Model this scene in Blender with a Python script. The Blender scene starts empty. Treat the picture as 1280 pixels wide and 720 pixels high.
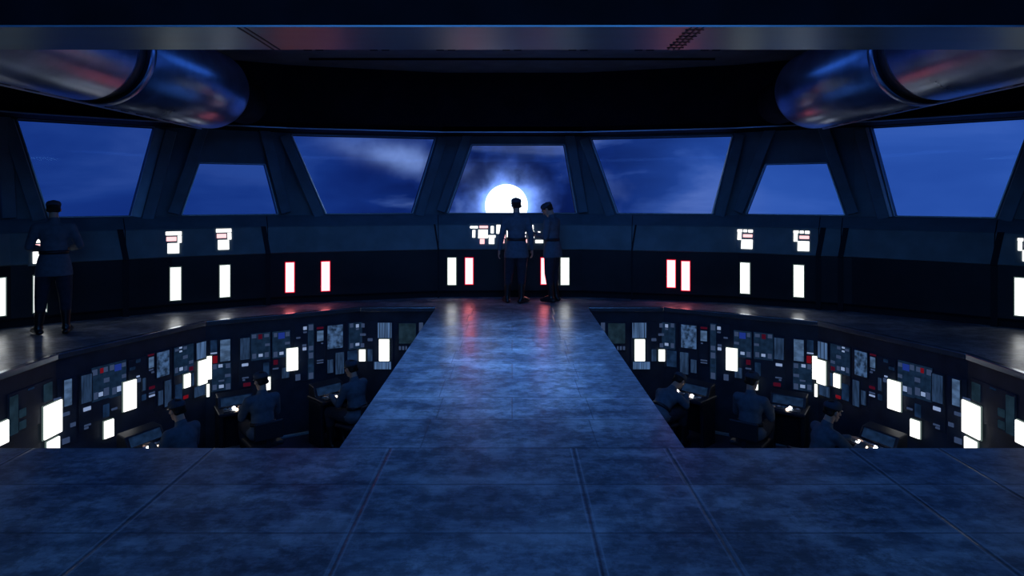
import bpy, bmesh, math, random
from mathutils import Vector, Matrix
random.seed(7)
C = bpy.context.scene
COL = C.collection

# ------------------------------------------------------------------ camera
F = 800.0                      # focal length in pixels of a 1280 px wide frame
EYE = 1.8                      # eye height above the command deck
cam_d = bpy.data.cameras.new('camera'); cam = bpy.data.objects.new('camera', cam_d); COL.objects.link(cam)
cam.location = (0, 0, EYE); cam.rotation_euler = (math.radians(90), 0, 0)
cam_d.sensor_width = 36; cam_d.lens = F * 36 / 1280; cam_d.shift_y = -113 / 1280
cam_d.clip_start = 0.05; cam_d.clip_end = 2000
C.camera = cam
C.view_settings.view_transform = 'Standard'; C.view_settings.look = 'None'
C.view_settings.exposure = 0.0; C.view_settings.gamma = 1; C.view_settings.use_curve_mapping = False

# ------------------------------------------------------------------ world: night sky with moonlit cloud
class NT:
    def __init__(s, tree): s.t = tree; tree.nodes.clear()
    def n(s, kind, **kw):
        nd = s.t.nodes.new(kind)
        for k, v in kw.items(): setattr(nd, k, v)
        return nd
    def l(s, a, b): s.t.links.new(a, b)
    def val(s, sock, v):
        if hasattr(v, 'default_value') or hasattr(v, 'is_linked'): s.l(v, sock)
        else: sock.default_value = v
    def m(s, op, a, b=0.0, c=0.0, clamp=False):
        nd = s.n('ShaderNodeMath', operation=op); nd.use_clamp = clamp
        s.val(nd.inputs[0], a); s.val(nd.inputs[1], b); s.val(nd.inputs[2], c)
        return nd.outputs[0]
    def mix(s, f, a, b, blend='MIX'):
        nd = s.n('ShaderNodeMix', data_type='RGBA', blend_type=blend)
        s.val(nd.inputs[0], f)
        for i, v in ((6, a), (7, b)):
            if isinstance(v, tuple): nd.inputs[i].default_value = (*v, 1)
            else: s.l(v, nd.inputs[i])
        return nd.outputs[2]
    def ramp(s, f, stops):
        nd = s.n('ShaderNodeValToRGB'); s.l(f, nd.inputs[0])
        e = nd.color_ramp.elements
        while len(e) < len(stops): e.new(0.5)
        for el, (p, c) in zip(e, stops):
            el.position = p; el.color = (*c, 1) if isinstance(c, tuple) else (c, c, c, 1)
        return nd.outputs[0]

MOON = Vector((-7, 800, -10)).normalized()
w = bpy.data.worlds.new('night_sky'); C.world = w; w.use_nodes = True
N = NT(w.node_tree)
tc = N.n('ShaderNodeTexCoord')
sep = N.n('ShaderNodeSeparateXYZ'); N.l(tc.outputs['Generated'], sep.inputs[0])
mp = N.n('ShaderNodeMapping'); N.l(tc.outputs['Generated'], mp.inputs[0])
mp.inputs['Scale'].default_value = (2.6, 2.6, 10.0); mp.inputs['Rotation'].default_value = (0, math.radians(-16), 0)
mp.inputs['Location'].default_value = (0.35, 0, 0.2)
no = N.n('ShaderNodeTexNoise'); N.l(mp.outputs[0], no.inputs[0])
no.inputs['Scale'].default_value = 1.15; no.inputs['Detail'].default_value = 6; no.inputs['Roughness'].default_value = 0.52
no.inputs['Distortion'].default_value = 0.35
no2 = N.n('ShaderNodeTexNoise'); N.l(tc.outputs['Generated'], no2.inputs[0])
no2.inputs['Scale'].default_value = 15; no2.inputs['Detail'].default_value = 5
dt = N.n('ShaderNodeVectorMath', operation='DOT_PRODUCT'); N.l(tc.outputs['Generated'], dt.inputs[0]); dt.inputs[1].default_value = MOON
ang = N.m('ARCCOSINE', N.m('MINIMUM', dt.outputs['Value'], 0.999999))
# bank of cloud is broken near the moon, even and paler to the right
right = N.ramp(N.m('ADD', N.m('MULTIPLY', sep.outputs['X'], 0.5), 0.5), [(0.56, 0.0), (0.69, 1.0)])
left = N.ramp(N.m('ADD', N.m('MULTIPLY', sep.outputs['X'], -0.5), 0.5), [(0.57, 0.0), (0.66, 1.0)])
base = N.ramp(no.outputs[0], [(0.32, (0.0022, 0.007, 0.070)), (0.50, (0.004, 0.020, 0.155)), (0.56, (0.030, 0.075, 0.31)), (0.64, (0.14, 0.22, 0.56))])
flatl = N.ramp(no.outputs[0], [(0.30, (0.0035, 0.019, 0.165)), (0.72, (0.012, 0.052, 0.28))])
flatr = N.ramp(no.outputs[0], [(0.30, (0.014, 0.062, 0.34)), (0.72, (0.030, 0.105, 0.46))])
sky = N.mix(N.m('MULTIPLY', left, 0.95), base, flatl)
sky = N.mix(N.m('MULTIPLY', right, 0.95), sky, flatr)
# dark gap in the cloud round the moon, wisps and the moon's own scattered light
gap = N.m('POWER', 2.718, N.m('MULTIPLY', N.m('POWER', N.m('DIVIDE', ang, 0.15), 2.0), -1.0))
wisp = N.ramp(no2.outputs[0], [(0.44, (0.0015, 0.005, 0.045)), (0.54, (0.006, 0.025, 0.17)), (0.68, (0.075, 0.14, 0.42))])
sky = N.mix(N.m('MULTIPLY', gap, 0.9), sky, wisp)
halo = N.m('POWER', 2.718, N.m('MULTIPLY', N.m('DIVIDE', N.m('MAXIMUM', N.m('SUBTRACT', ang, 0.030), 0.0), 0.0105), -1.0))
halo = N.m('MULTIPLY', halo, N.m('MAXIMUM', N.m('SUBTRACT', N.m('MULTIPLY', no2.outputs[0], 8.0), 2.4), 0.45))
# one long bank catching the moonlight, sloping down towards the moon
ax = N.m('DIVIDE', sep.outputs['X'], sep.outputs['Y']); bz_ = N.m('DIVIDE', sep.outputs['Z'], sep.outputs['Y'])
ln = N.m('SUBTRACT', bz_, N.m('ADD', 0.082, N.m('MULTIPLY', N.m('ADD', ax, 0.26), -0.22)))
bank = N.m('POWER', 2.718, N.m('MULTIPLY', N.m('POWER', N.m('DIVIDE', ln, 0.017), 2.0), -1.0))
bank = N.m('MULTIPLY', bank, N.m('POWER', 2.718, N.m('MULTIPLY', N.m('POWER', N.m('DIVIDE', N.m('ADD', ax, 0.17), 0.085), 2.0), -1.0)))
bank = N.m('MULTIPLY', bank, N.m('MULTIPLY', N.m('SUBTRACT', no2.outputs[0], 0.22), 2.2))
bank = N.m('MULTIPLY', bank, N.m('GREATER_THAN', sep.outputs['Y'], 0.0))
sky = N.mix(1.0, sky, N.mix(bank, (0, 0, 0), (0.16, 0.25, 0.50)), 'ADD')
hal = N.mix(halo, (0, 0, 0), (0.34, 0.62, 1.7))
sky = N.mix(1.0, sky, hal, 'ADD')
bg = N.n('ShaderNodeBackground'); N.l(sky, bg.inputs[0]); bg.inputs[1].default_value = 1.0
wo = N.n('ShaderNodeOutputWorld'); N.l(bg.outputs[0], wo.inputs[0])

# ------------------------------------------------------------------ lights over the deck, with added fills
def area(name, loc, rot, sx, sy, power, color):
    d = bpy.data.lights.new(name, 'AREA'); d.shape = 'RECTANGLE'; d.size = sx; d.size_y = sy
    d.energy = power; d.color = color
    o = bpy.data.objects.new(name, d); COL.objects.link(o); o.location = loc
    o.rotation_euler = tuple(math.radians(a) for a in rot)
    return o
dl = area('deck_light', (0, 7.2, 3.93), (0, 0, 0), 1.6, 3.2, 30, (0.16, 0.42, 1.0)); dl.data.spread = math.radians(52)
area('blue_fill', (0, 7.4, 3.90), (0, 0, 0), 3.0, 3.6, 46, (0.07, 0.27, 1.0))  # unseen fill added to tint the room and ledges blue
area('ceiling_fill', (0, 4.55, 2.95), (150, 0, 0), 6.0, 0.2, 16.0, (0.07, 0.24, 1.0))  # hidden fill added to brighten the ceiling, not a fixture
area('rear_light', (0, -2.2, 3.7), (58, 0, 0), 9.0, 1.4, 200, (0.12, 0.39, 1.0))
moon_sun = bpy.data.lights.new('moonlight', 'SUN'); moon_sun.energy = 0.05; moon_sun.color = (0.5, 0.7, 1); moon_sun.angle = 0.06
ms = bpy.data.objects.new('moonlight', moon_sun); COL.objects.link(ms)
ms.rotation_euler = (-Vector((MOON.x, MOON.y, 0.12))).to_track_quat('-Z', 'Y').to_euler()

# ------------------------------------------------------------------ materials
def mat(name, color, rough=0.5, metal=0.0, spec=0.5, noise=0.0, nscale=6.0, bump=0.0, rvar=0.0, stretch=(1, 1, 1), bdist=0.01):
    m = bpy.data.materials.new(name); m.use_nodes = True
    n = NT(m.node_tree)
    b = n.n('ShaderNodeBsdfPrincipled'); o = n.n('ShaderNodeOutputMaterial'); n.l(b.outputs[0], o.inputs[0])
    b.inputs['Roughness'].default_value = rough; b.inputs['Metallic'].default_value = metal
    b.inputs['Specular IOR Level'].default_value = spec
    t = n.n('ShaderNodeTexCoord'); mpp = n.n('ShaderNodeMapping'); n.l(t.outputs['Object'], mpp.inputs[0])
    mpp.inputs['Scale'].default_value = stretch
    nz = n.n('ShaderNodeTexNoise'); n.l(mpp.outputs[0], nz.inputs[0]); nz.inputs['Scale'].default_value = nscale
    nz.inputs['Detail'].default_value = 5
    lo = tuple(c*(1-noise) for c in color); hi = tuple(min(1, c*(1+noise)) for c in color)
    n.l(n.ramp(nz.outputs[0], [(0.3, lo), (0.7, hi)]), b.inputs['Base Color'])
    if rvar: n.l(n.m('ADD', n.m('MULTIPLY', nz.outputs[0], rvar*2), rough-rvar), b.inputs['Roughness'])
    if bump:
        bp = n.n('ShaderNodeBump'); bp.inputs['Strength'].default_value = bump; bp.inputs['Distance'].default_value = bdist
        n.l(nz.outputs[0], bp.inputs['Height']); n.l(bp.outputs[0], b.inputs['Normal'])
    return m
def emit(name, color, strength, var=0.0, scale=30, stretch=(1, 1, 1)):
    m = bpy.data.materials.new(name); m.use_nodes = True
    n = NT(m.node_tree); e = n.n('ShaderNodeEmission'); o = n.n('ShaderNodeOutputMaterial')
    n.l(e.outputs[0], o.inputs[0]); e.inputs[0].default_value = (*color, 1); e.inputs[1].default_value = strength
    if var:
        t = n.n('ShaderNodeTexCoord'); mpp = n.n('ShaderNodeMapping'); n.l(t.outputs['Object'], mpp.inputs[0]); mpp.inputs['Scale'].default_value = stretch
        nz = n.n('ShaderNodeTexNoise'); n.l(mpp.outputs[0], nz.inputs[0]); nz.inputs['Scale'].default_value = scale
        n.l(n.ramp(nz.outputs[0], [(0.35, tuple(c*(1-var) for c in color)), (0.65, tuple(c*(1+var) for c in color))]), e.inputs[0])
    return m

ROW0, ROWS = 4.60, 0.583
SEAMS = [-4.75, -3.44, -2.14, -0.874, 0.44, 1.108, 2.42, 3.06, 4.3]
def floor_mat():
    m = bpy.data.materials.new('worn_deck_plate'); m.use_nodes = True
    n = NT(m.node_tree)
    b = n.n('ShaderNodeBsdfPrincipled'); o = n.n('ShaderNodeOutputMaterial'); n.l(b.outputs[0], o.inputs[0])
    t = n.n('ShaderNodeTexCoord'); s = n.n('ShaderNodeSeparateXYZ'); n.l(t.outputs['Object'], s.inputs[0])
    X, Y = s.outputs[0], s.outputs[1]
    def nearest(vals):
        dist = None
        for v in vals:
            d = n.m('ABSOLUTE', n.m('SUBTRACT', X, v))
            dist = d if dist is None else n.m('MINIMUM', dist, d)
        return dist
    onwalk = n.m('GREATER_THAN', Y, ROW0)
    odd = n.m('GREATER_THAN', n.m('FRACT', n.m('MULTIPLY', n.m('ADD', n.m('DIVIDE', n.m('SUBTRACT', Y, ROW0), ROWS), 40.0), 0.5)), 0.5)
    da = nearest(SEAMS); db = nearest([-0.62, 0.0, 0.66, -2.3, 2.2, -3.9, 3.8, -5.6, 5.5, -7, 7]); dc = nearest([-0.66, 0.62, -1.9, 1.8, -3.2, 3.1, -4.9, 4.7, -6.4, 6.3])
    dw = n.m('ADD', n.m('MULTIPLY', db, odd), n.m('MULTIPLY', dc, n.m('SUBTRACT', 1.0, odd)))
    dw = n.m('ADD', dw, 0.005)
    dist = n.m('ADD', n.m('MULTIPLY', dw, onwalk), n.m('MULTIPLY', da, n.m('SUBTRACT', 1.0, onwalk)))
    sill = n.m('SUBTRACT', 1.0, n.m('DIVIDE', n.m('ABSOLUTE', n.m('SUBTRACT', Y, ROW0)), 0.012), clamp=True)
    seam_glint = n.m('SUBTRACT', 1.0, n.m('DIVIDE', n.m('ABSOLUTE', n.m('SUBTRACT', dist, 0.020)), 0.008), clamp=True)
    seam_glint = n.m('MULTIPLY', seam_glint, n.m('SUBTRACT', 1.0, onwalk))
    k = n.m('DIVIDE', n.m('SUBTRACT', Y, ROW0), ROWS)
    dy = n.m('MULTIPLY', n.m('ABSOLUTE', n.m('SUBTRACT', k, n.m('ROUND', k))), ROWS)
    gx = n.m('SUBTRACT', 1.0, n.m('DIVIDE', dist, 0.013), clamp=True)
    gy = n.m('SUBTRACT', 1.0, n.m('DIVIDE', dy, 0.013), clamp=True)
    groove = n.m('MAXIMUM', n.m('MAXIMUM', gx, n.m('MULTIPLY', gy, 0.85)), sill)
    # each plate its own slight tone
    cell = n.n('ShaderNodeCombineXYZ'); n.l(n.m('FLOOR', n.m('DIVIDE', X, 1.31)), cell.inputs[0]); n.l(n.m('FLOOR', k), cell.inputs[1])
    wn = n.n('ShaderNodeTexWhiteNoise', noise_dimensions='2D'); n.l(cell.outputs[0], wn.inputs[0])
    mp1 = n.n('ShaderNodeMapping'); n.l(t.outputs['Object'], mp1.inputs[0]); mp1.inputs['Scale'].default_value = (1.0, 1.7, 1)
    n1 = n.n('ShaderNodeTexNoise'); n.l(mp1.outputs[0], n1.inputs[0]); n1.inputs['Scale'].default_value = 1.35; n1.inputs['Detail'].default_value = 8; n1.inputs['Roughness'].default_value = 0.62
    mp2 = n.n('ShaderNodeMapping'); n.l(t.outputs['Object'], mp2.inputs[0]); mp2.inputs['Scale'].default_value = (2.2, 7.0, 1)
    n2 = n.n('ShaderNodeTexNoise'); n.l(mp2.outputs[0], n2.inputs[0]); n2.inputs['Scale'].default_value = 3.2; n2.inputs['Detail'].default_value = 9; n2.inputs['Roughness'].default_value = 0.72
    c = n.ramp(n1.outputs[0], [(0.38, (0.10, 0.12, 0.16)), (0.50, (0.18, 0.21, 0.26)), (0.62, (0.40, 0.42, 0.46))])
    c = n.mix(0.30, c, n.ramp(n2.outputs[0], [(0.42, (0.08, 0.10, 0.13)), (0.60, (0.42, 0.44, 0.48))]))
    c = n.mix(n.m('MULTIPLY', wn.outputs['Value'], 0.35), c, (0.10, 0.12, 0.16))
    n3 = n.n('ShaderNodeTexNoise'); n.l(t.outputs['Object'], n3.inputs[0]); n3.inputs['Scale'].default_value = 7.0; n3.inputs['Detail'].default_value = 10; n3.inputs['Roughness'].default_value = 0.75
    c = n.mix(0.55, c, n.ramp(n3.outputs[0], [(0.44, (0.35, 0.35, 0.35)), (0.56, (1.6, 1.6, 1.6))]), 'MULTIPLY')
    # scuffed wear: bare metal near the plate edges
    near = n.m('SUBTRACT', 1.0, n.m('DIVIDE', dy, 0.20), clamp=True)
    wear = n.m('MULTIPLY', near, n.ramp(n1.outputs[0], [(0.46, 0.0), (0.58, 1.0)]))
    c = n.mix(n.m('MULTIPLY', wear, 0.40), c, (0.50, 0.53, 0.58))
    c = n.mix(n.m('MULTIPLY', seam_glint, 0.45), c, (0.50, 0.54, 0.60))  # highlight beside the seams, painted as a thin pale line
    c = n.mix(n.m('MULTIPLY', groove, 0.8), c, (0.03, 0.035, 0.05))
    n.l(c, b.inputs['Base Color'])
    n.l(n.m('ADD', 0.20, n.m('MULTIPLY', n1.outputs[0], 0.26)), b.inputs['Roughness'])
    b.inputs['Specular IOR Level'].default_value = 0.5
    h = n.m('SUBTRACT', n.m('MULTIPLY', n2.outputs[0], 0.22), n.m('MAXIMUM', gx, n.m('MULTIPLY', gy, 0.12)))
    bp = n.n('ShaderNodeBump'); bp.inputs['Strength'].default_value = 0.35; bp.inputs['Distance'].default_value = 0.012
    n.l(h, bp.inputs['Height']); n.l(bp.outputs[0], b.inputs['Normal'])
    return m
def glass_mat():
    m = bpy.data.materials.new('window_glass'); m.use_nodes = True
    n = NT(m.node_tree); o = n.n('ShaderNodeOutputMaterial')
    tr = n.n('ShaderNodeBsdfTransparent'); tr.inputs[0].default_value = (0.97, 0.98, 1, 1)
    g = n.n('ShaderNodeBsdfGlossy'); g.inputs['Roughness'].default_value = 0.0
    fr = n.n('ShaderNodeFresnel'); fr.inputs[0].default_value = 1.2
    mx = n.n('ShaderNodeMixShader'); n.l(fr.outputs[0], mx.inputs[0]); n.l(tr.outputs[0], mx.inputs[1]); n.l(g.outputs[0], mx.inputs[2]); n.l(mx.outputs[0], o.inputs[0])
    return m
M = dict(
    floor=floor_mat(), glass=glass_mat(),
    wall=mat('painted_bulkhead', (0.12, 0.18, 0.22), 0.5, 0, 0.3, 0.18, 2.5, 0.05),
    strut=mat('strut_paint', (0.11, 0.19, 0.25), 0.55, 0, 0.3, 0.2, 3.0, 0.05),
    edge=mat('pale_edge_metal', (0.42, 0.48, 0.55), 0.35, 0.6, 0.5, 0.1, 8),
    conf=mat('console_face', (0.13, 0.19, 0.21), 0.5, 0, 0.3, 0.2, 3.0, 0.06),
    cond=mat('console_base_black', (0.012, 0.014, 0.02), 0.35, 0, 0.3, 0.2, 4),
    pale_strip=mat('lit_edge_paint', (0.36, 0.50, 0.60), 0.45, 0.2, 0.4, 0.1, 5),
    seam=mat('dark_seam', (0.01, 0.012, 0.018), 0.6, 0, 0.2),
    black=mat('soot_black_panel', (0.006, 0.007, 0.012), 0.75, 0, 0.1, 0.3, 3),
    ceil=mat('ceiling_panel', (0.10, 0.14, 0.20), 0.5, 0, 0.3, 0.25, 3),
    beam=mat('polished_beam', (0.13, 0.24, 0.32), 0.34, 0.85, 0.5, 0.12, 1.2, 0.04, 0.05, (1, 6, 1)),
    duct=mat('duct_metal', (0.30, 0.38, 0.56), 0.30, 0.9, 0.5, 0.2, 3.0, 0.05, 0.06),
    ductd=mat('duct_collar', (0.05, 0.06, 0.08), 0.5, 0.6, 0.4),
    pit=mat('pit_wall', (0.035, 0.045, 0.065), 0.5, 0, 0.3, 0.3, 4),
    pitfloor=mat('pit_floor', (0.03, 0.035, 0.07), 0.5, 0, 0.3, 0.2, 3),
    curb=mat('curb_metal', (0.30, 0.34, 0.40), 0.22, 0.8, 0.5, 0.15, 5),
    plate=mat('rack_plate', (0.030, 0.045, 0.07), 0.5, 0, 0.3, 0.2, 6),
    skin=mat('skin', (0.50, 0.30, 0.22), 0.55, 0, 0.4, 0.06, 20),
    tunic=mat('tunic_cloth', (0.10, 0.13, 0.17), 0.85, 0, 0.2, 0.15, 18, 0.15),
    trouser=mat('trouser_cloth', (0.032, 0.038, 0.055), 0.85, 0, 0.2, 0.15, 18, 0.1),
    boot=mat('boot_leather', (0.012, 0.012, 0.015), 0.3, 0, 0.5),
    belt=mat('belt_leather', (0.015, 0.015, 0.02), 0.4, 0, 0.4),
    hair=mat('hair', (0.025, 0.016, 0.012), 0.7, 0, 0.3, 0.3, 60),
    cap=mat('cap_cloth', (0.06, 0.08, 0.11), 0.85, 0, 0.2, 0.1, 20),
    desk=mat('desk_metal', (0.02, 0.026, 0.04), 0.4, 0.3, 0.4, 0.2, 5),
    chair=mat('chair_vinyl', (0.02, 0.022, 0.03), 0.5, 0, 0.4),
    white=emit('white_light', (0.97, 1.0, 1.0), 2.6), red=emit('red_light', (1.0, 0.21, 0.23), 4.6),
    redhalo=emit('red_halo', (0.55, 0.0, 0.02), 1.0), whiterim=emit('pale_rim', (0.30, 0.42, 0.40), 0.35),
    btn=emit('lit_button', (1.0, 0.97, 0.93), 2.0), btnr=emit('lit_button_red', (1.0, 0.50, 0.52), 1.6),
    lamp=emit('pit_lamp', (1.0, 1.0, 0.97), 1.7),
    spot=emit('desk_lamp_white', (1.0, 1.0, 0.97), 12.0), spotw=emit('desk_lamp_warm', (1.0, 0.75, 0.55), 6.0),
    moon=emit('moon', (0.80, 0.92, 1.0), 2.6, 0.12, 0.05),
)
SCR = {  # dim lit displays
    'l': emit('screen_pale', (0.050, 0.095, 0.185), 1.0, 0.35, 9, (1, 1, 2)),
    'm': emit('screen_map', (0.030, 0.064, 0.14), 1.0, 0.7, 16),
    'g': emit('screen_grey', (0.014, 0.032, 0.075), 1.0, 0.4, 12, (3, 3, .4)),
    'd': emit('screen_dim', (0.006, 0.018, 0.050), 1.0, 0.4, 9),
    'n': emit('screen_green', (0.008, 0.020, 0.034), 1.0, 0.3, 9),
    's': emit('screen_striped', (0.045, 0.090, 0.19), 1.0, 0.85, 26, (3, 3, .05)),
    'q': emit('key_grey', (0.030, 0.050, 0.110), 1.0),
    'b': emit('key_bright', (0.22, 0.30, 0.50), 1.0),
    'B': emit('key_blue', (0.010, 0.028, 0.20), 1.0),
    'r': emit('key_red', (0.13, 0.004, 0.010), 1.0),
    'R': emit('key_dim_red', (0.045, 0.003, 0.012), 1.0),
}

# ------------------------------------------------------------------ mesh helpers
def link(name, me, m=None, parent=None):
    o = bpy.data.objects.new(name, me); COL.objects.link(o)
    if m is not None and me is not None:
        me.materials.clear(); me.materials.append(m)
    if parent: o.parent = parent
    return o
class MB:
    def __init__(s): s.v = []; s.f = []
    def add(s, vs, fs):
        k = len(s.v); s.v += [tuple(v) for v in vs]; s.f += [tuple(i+k for i in f) for f in fs]; return s
    def quad(s, a, b, c, d): return s.add([a, b, c, d], [(0, 1, 2, 3)])
    def hexa(s, p):   # 8 points: bottom loop 0-3, top loop 4-7
        return s.add(p, [(3, 2, 1, 0), (4, 5, 6, 7), (0, 1, 5, 4), (1, 2, 6, 5), (2, 3, 7, 6), (3, 0, 4, 7)])
    def box(s, x0, y0, z0, x1, y1, z1):
        return s.hexa([(x0, y0, z0), (x1, y0, z0), (x1, y1, z0), (x0, y1, z0), (x0, y0, z1), (x1, y0, z1), (x1, y1, z1), (x0, y1, z1)])
    def slab(s, quad, off):   # quad of 4 points extruded by vector off
        q = [Vector(p) for p in quad]; return s.hexa([*q, *[p+Vector(off) for p in q]])
    def lathe(s, prof, n=32, axis='z', c=(0, 0, 0), sx=1, sy=1):
        vs = []; fs = []
        for r, h in prof:
            for i in range(n):
                a = 2*math.pi*i/n
                x, y = r*math.cos(a)*sx, r*math.sin(a)*sy
                p = (x, y, h) if axis == 'z' else (x, h, y)
                vs.append((p[0]+c[0], p[1]+c[1], p[2]+c[2]))
        for j in range(len(prof)-1):
            for i in range(n):
                fs.append((j*n+i, j*n+(i+1) % n, (j+1)*n+(i+1) % n, (j+1)*n+i))
        fs.append(tuple(range(n))[::-1]); fs.append(tuple((len(prof)-1)*n+i for i in range(n)))
        return s.add(vs, fs)
    def cap(s, p0, r0, p1, r1, flat=1.0, ref=None, n=14, k=4):   # tapered round-ended limb; flat scales it across ref
        p0 = Vector(p0); p1 = Vector(p1); d = p1-p0
        L = d.length
        d = d/L if L > 1e-6 else Vector((0, 0, 1))
        rf = Vector(ref) if ref is not None else (Vector((0, 1, 0)) if abs(d.y) < .9 else Vector((1, 0, 0)))
        u = (rf-d*rf.dot(d)).normalized(); v = d.cross(u)
        prof = [(math.sin(i*math.pi/2/k)*r0, -math.cos(i*math.pi/2/k)*r0) for i in range(k+1)]
        prof += [(math.cos(i*math.pi/2/k)*r1, L+math.sin(i*math.pi/2/k)*r1) for i in range(k+1)]
        vs = []
        for r, h in prof:
            r = max(r, 1e-4)
            for i in range(n):
                a = 2*math.pi*i/n
                vs.append(p0+d*h+u*(math.cos(a)*r*flat)+v*(math.sin(a)*r))
        fs = []
        for j in range(len(prof)-1):
            for i in range(n): fs.append((j*n+i, j*n+(i+1) % n, (j+1)*n+(i+1) % n, (j+1)*n+i))
        fs.append(tuple(range(n))[::-1]); fs.append(tuple((len(prof)-1)*n+i for i in range(n)))
        return s.add(vs, fs)
    def ell(s, c, rx, ry, rz, R=None, n=16, k=10):
        vs = []; fs = []
        R = R or Matrix.Identity(3); c = Vector(c)
        for j in range(k+1):
            b = -math.pi/2+math.pi*j/k
            for i in range(n):
                a = 2*math.pi*i/n; cb = max(math.cos(b), 1e-3)
                vs.append(c+R @ Vector((rx*cb*math.cos(a), ry*cb*math.sin(a), rz*math.sin(b))))
        for j in range(k):
            for i in range(n): fs.append((j*n+i, j*n+(i+1) % n, (j+1)*n+(i+1) % n, (j+1)*n+i))
        fs.append(tuple(range(n))[::-1]); fs.append(tuple(k*n+i for i in range(n)))
        return s.add(vs, fs)
    def mesh(s, name):
        me = bpy.data.meshes.new(name); me.from_pydata(s.v, [], s.f)
        bm = bmesh.new(); bm.from_mesh(me); bmesh.ops.recalc_face_normals(bm, faces=bm.faces); bm.to_mesh(me); bm.free()
        return me
    def build(s, name, m, parent=None, smooth=False, bevel=0.0, seg=2, remesh=0.0, relax=4):
        me = s.mesh(name); o = link(name, me, m, parent)
        if remesh:
            r = o.modifiers.new('r', 'REMESH'); r.mode = 'VOXEL'; r.voxel_size = remesh; r.use_smooth_shade = True
            sm = o.modifiers.new('s', 'SMOOTH'); sm.iterations = relax; sm.factor = 0.5
            o.parent = None
            dg = bpy.context.evaluated_depsgraph_get(); dg.update()
            me2 = bpy.data.meshes.new_from_object(o.evaluated_get(dg)); o.modifiers.clear(); o.data = me2; me2.name = name
            me2.materials.clear(); me2.materials.append(m)
            if parent: o.parent = parent
            smooth = True
        if bevel:
            b = o.modifiers.new('bevel', 'BEVEL'); b.width = bevel; b.segments = seg; b.limit_method = 'ANGLE'; b.angle_limit = math.radians(35)
        if smooth:
            for p in o.data.polygons: p.use_smooth = True
        return o
def tag(o, label=None, cat=None, group=None, kind=None):
    if label: o['label'] = label
    if cat: o['category'] = cat
    if group: o['group'] = group
    if kind: o['kind'] = kind
    return o
def empty(name, loc=(0, 0, 0), rz=0.0, **kw):
    o = bpy.data.objects.new(name, None); COL.objects.link(o); o.location = loc; o.rotation_euler = (0, 0, rz)
    o.empty_display_size = 0.1
    return tag(o, **kw)
def structure(o): return tag(o, kind='structure')

# ------------------------------------------------------------------ plan of the room
CY = 1.6                                   # centre of the curved front wall
def theta_at(off, R=10.5):                 # bearing of the wall point seen along off/F
    t = off/F; a = 1+t*t
    Z = (2*CY+math.sqrt(4*CY*CY-4*a*(CY*CY-R*R)))/(2*a)
    return math.atan2(t*Z, Z-CY)
TR = [theta_at(o) for o in (88, 284, 428, 668)] + [math.radians(64), math.radians(84)]
TLF = [theta_at(o) for o in (88, 284, 428, 632)] + [math.radians(62), math.radians(84)]
TH = [-t for t in reversed(TLF)] + TR       # facet corners, left to right
def P(th, R, z=0.0): return Vector((R*math.sin(th), CY+R*math.cos(th), z))
NF = len(TH)-1
def hit(px, a, b):                         # where the bearing through px meets the plan line a-b
    t = (px-640)/F
    # a.x+s*dx = t*(a.y+s*dy)
    dx, dy = b[0]-a[0], b[1]-a[1]
    s = (t*a[1]-a[0])/(dx-t*dy)
    return Vector((a[0]+s*dx, a[1]+s*dy, 0))
def height(py, y): return EYE+(247-py)*y/F

# --- floor of the command deck, with the two crew pits left open
PIT = [(1.24, 10.4), (2.47, 10.4), (4.42, 9.23), (5.2, 7.3), (5.2, 4.6)]
FRONT = 4.60; DEPTH = 1.87
wallpts = [P(t, 10.7) for t in TH]
def side_pts(s):                          # right (s=1) or left (-1) half, from the middle outward
    pts = [Vector((0, CY+10.7*math.cos(TH[NF//2+1]), 0))] + [P(t, 10.7) for t in TH if t > 0]
    return [Vector((s*p.x, p.y, 0)) for p in pts]
fl = MB()
XS = 10.8
fl.quad((-XS, -4, 0), (XS, -4, 0), (XS, FRONT, 0), (-XS, FRONT, 0))
fl.quad((-1.24, FRONT, 0), (1.24, FRONT, 0), (1.24, 10.4, 0), (-1.24, 10.4, 0))
for s in (-1, 1):
    w_ = side_pts(s)
    q = [Vector((s*x, y, 0)) for x, y in PIT]
    fl.quad((0, 10.4, 0), q[0], w_[1], w_[0])
    fl.quad(q[0], q[1], w_[2], w_[1])
    fl.quad(q[1], q[2], w_[3], w_[2])
    fl.quad(q[2], q[3], w_[4], w_[3])
    fl.quad(q[3], q[4], (s*XS, FRONT, 0), w_[4])
    fl.quad(w_[4], w_[5], (s*XS, FRONT, 0), (s*XS, FRONT, 0)) if False else fl.add([w_[4], w_[5], (s*XS, FRONT, 0)], [(0, 1, 2)])
floor = structure(fl.build('floor', M['floor']))
bm = bmesh.new(); bm.from_mesh(floor.data)
for f in bm.faces:
    if f.normal.z < 0: f.normal_flip()
bm.to_mesh(floor.data); bm.free()
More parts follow.
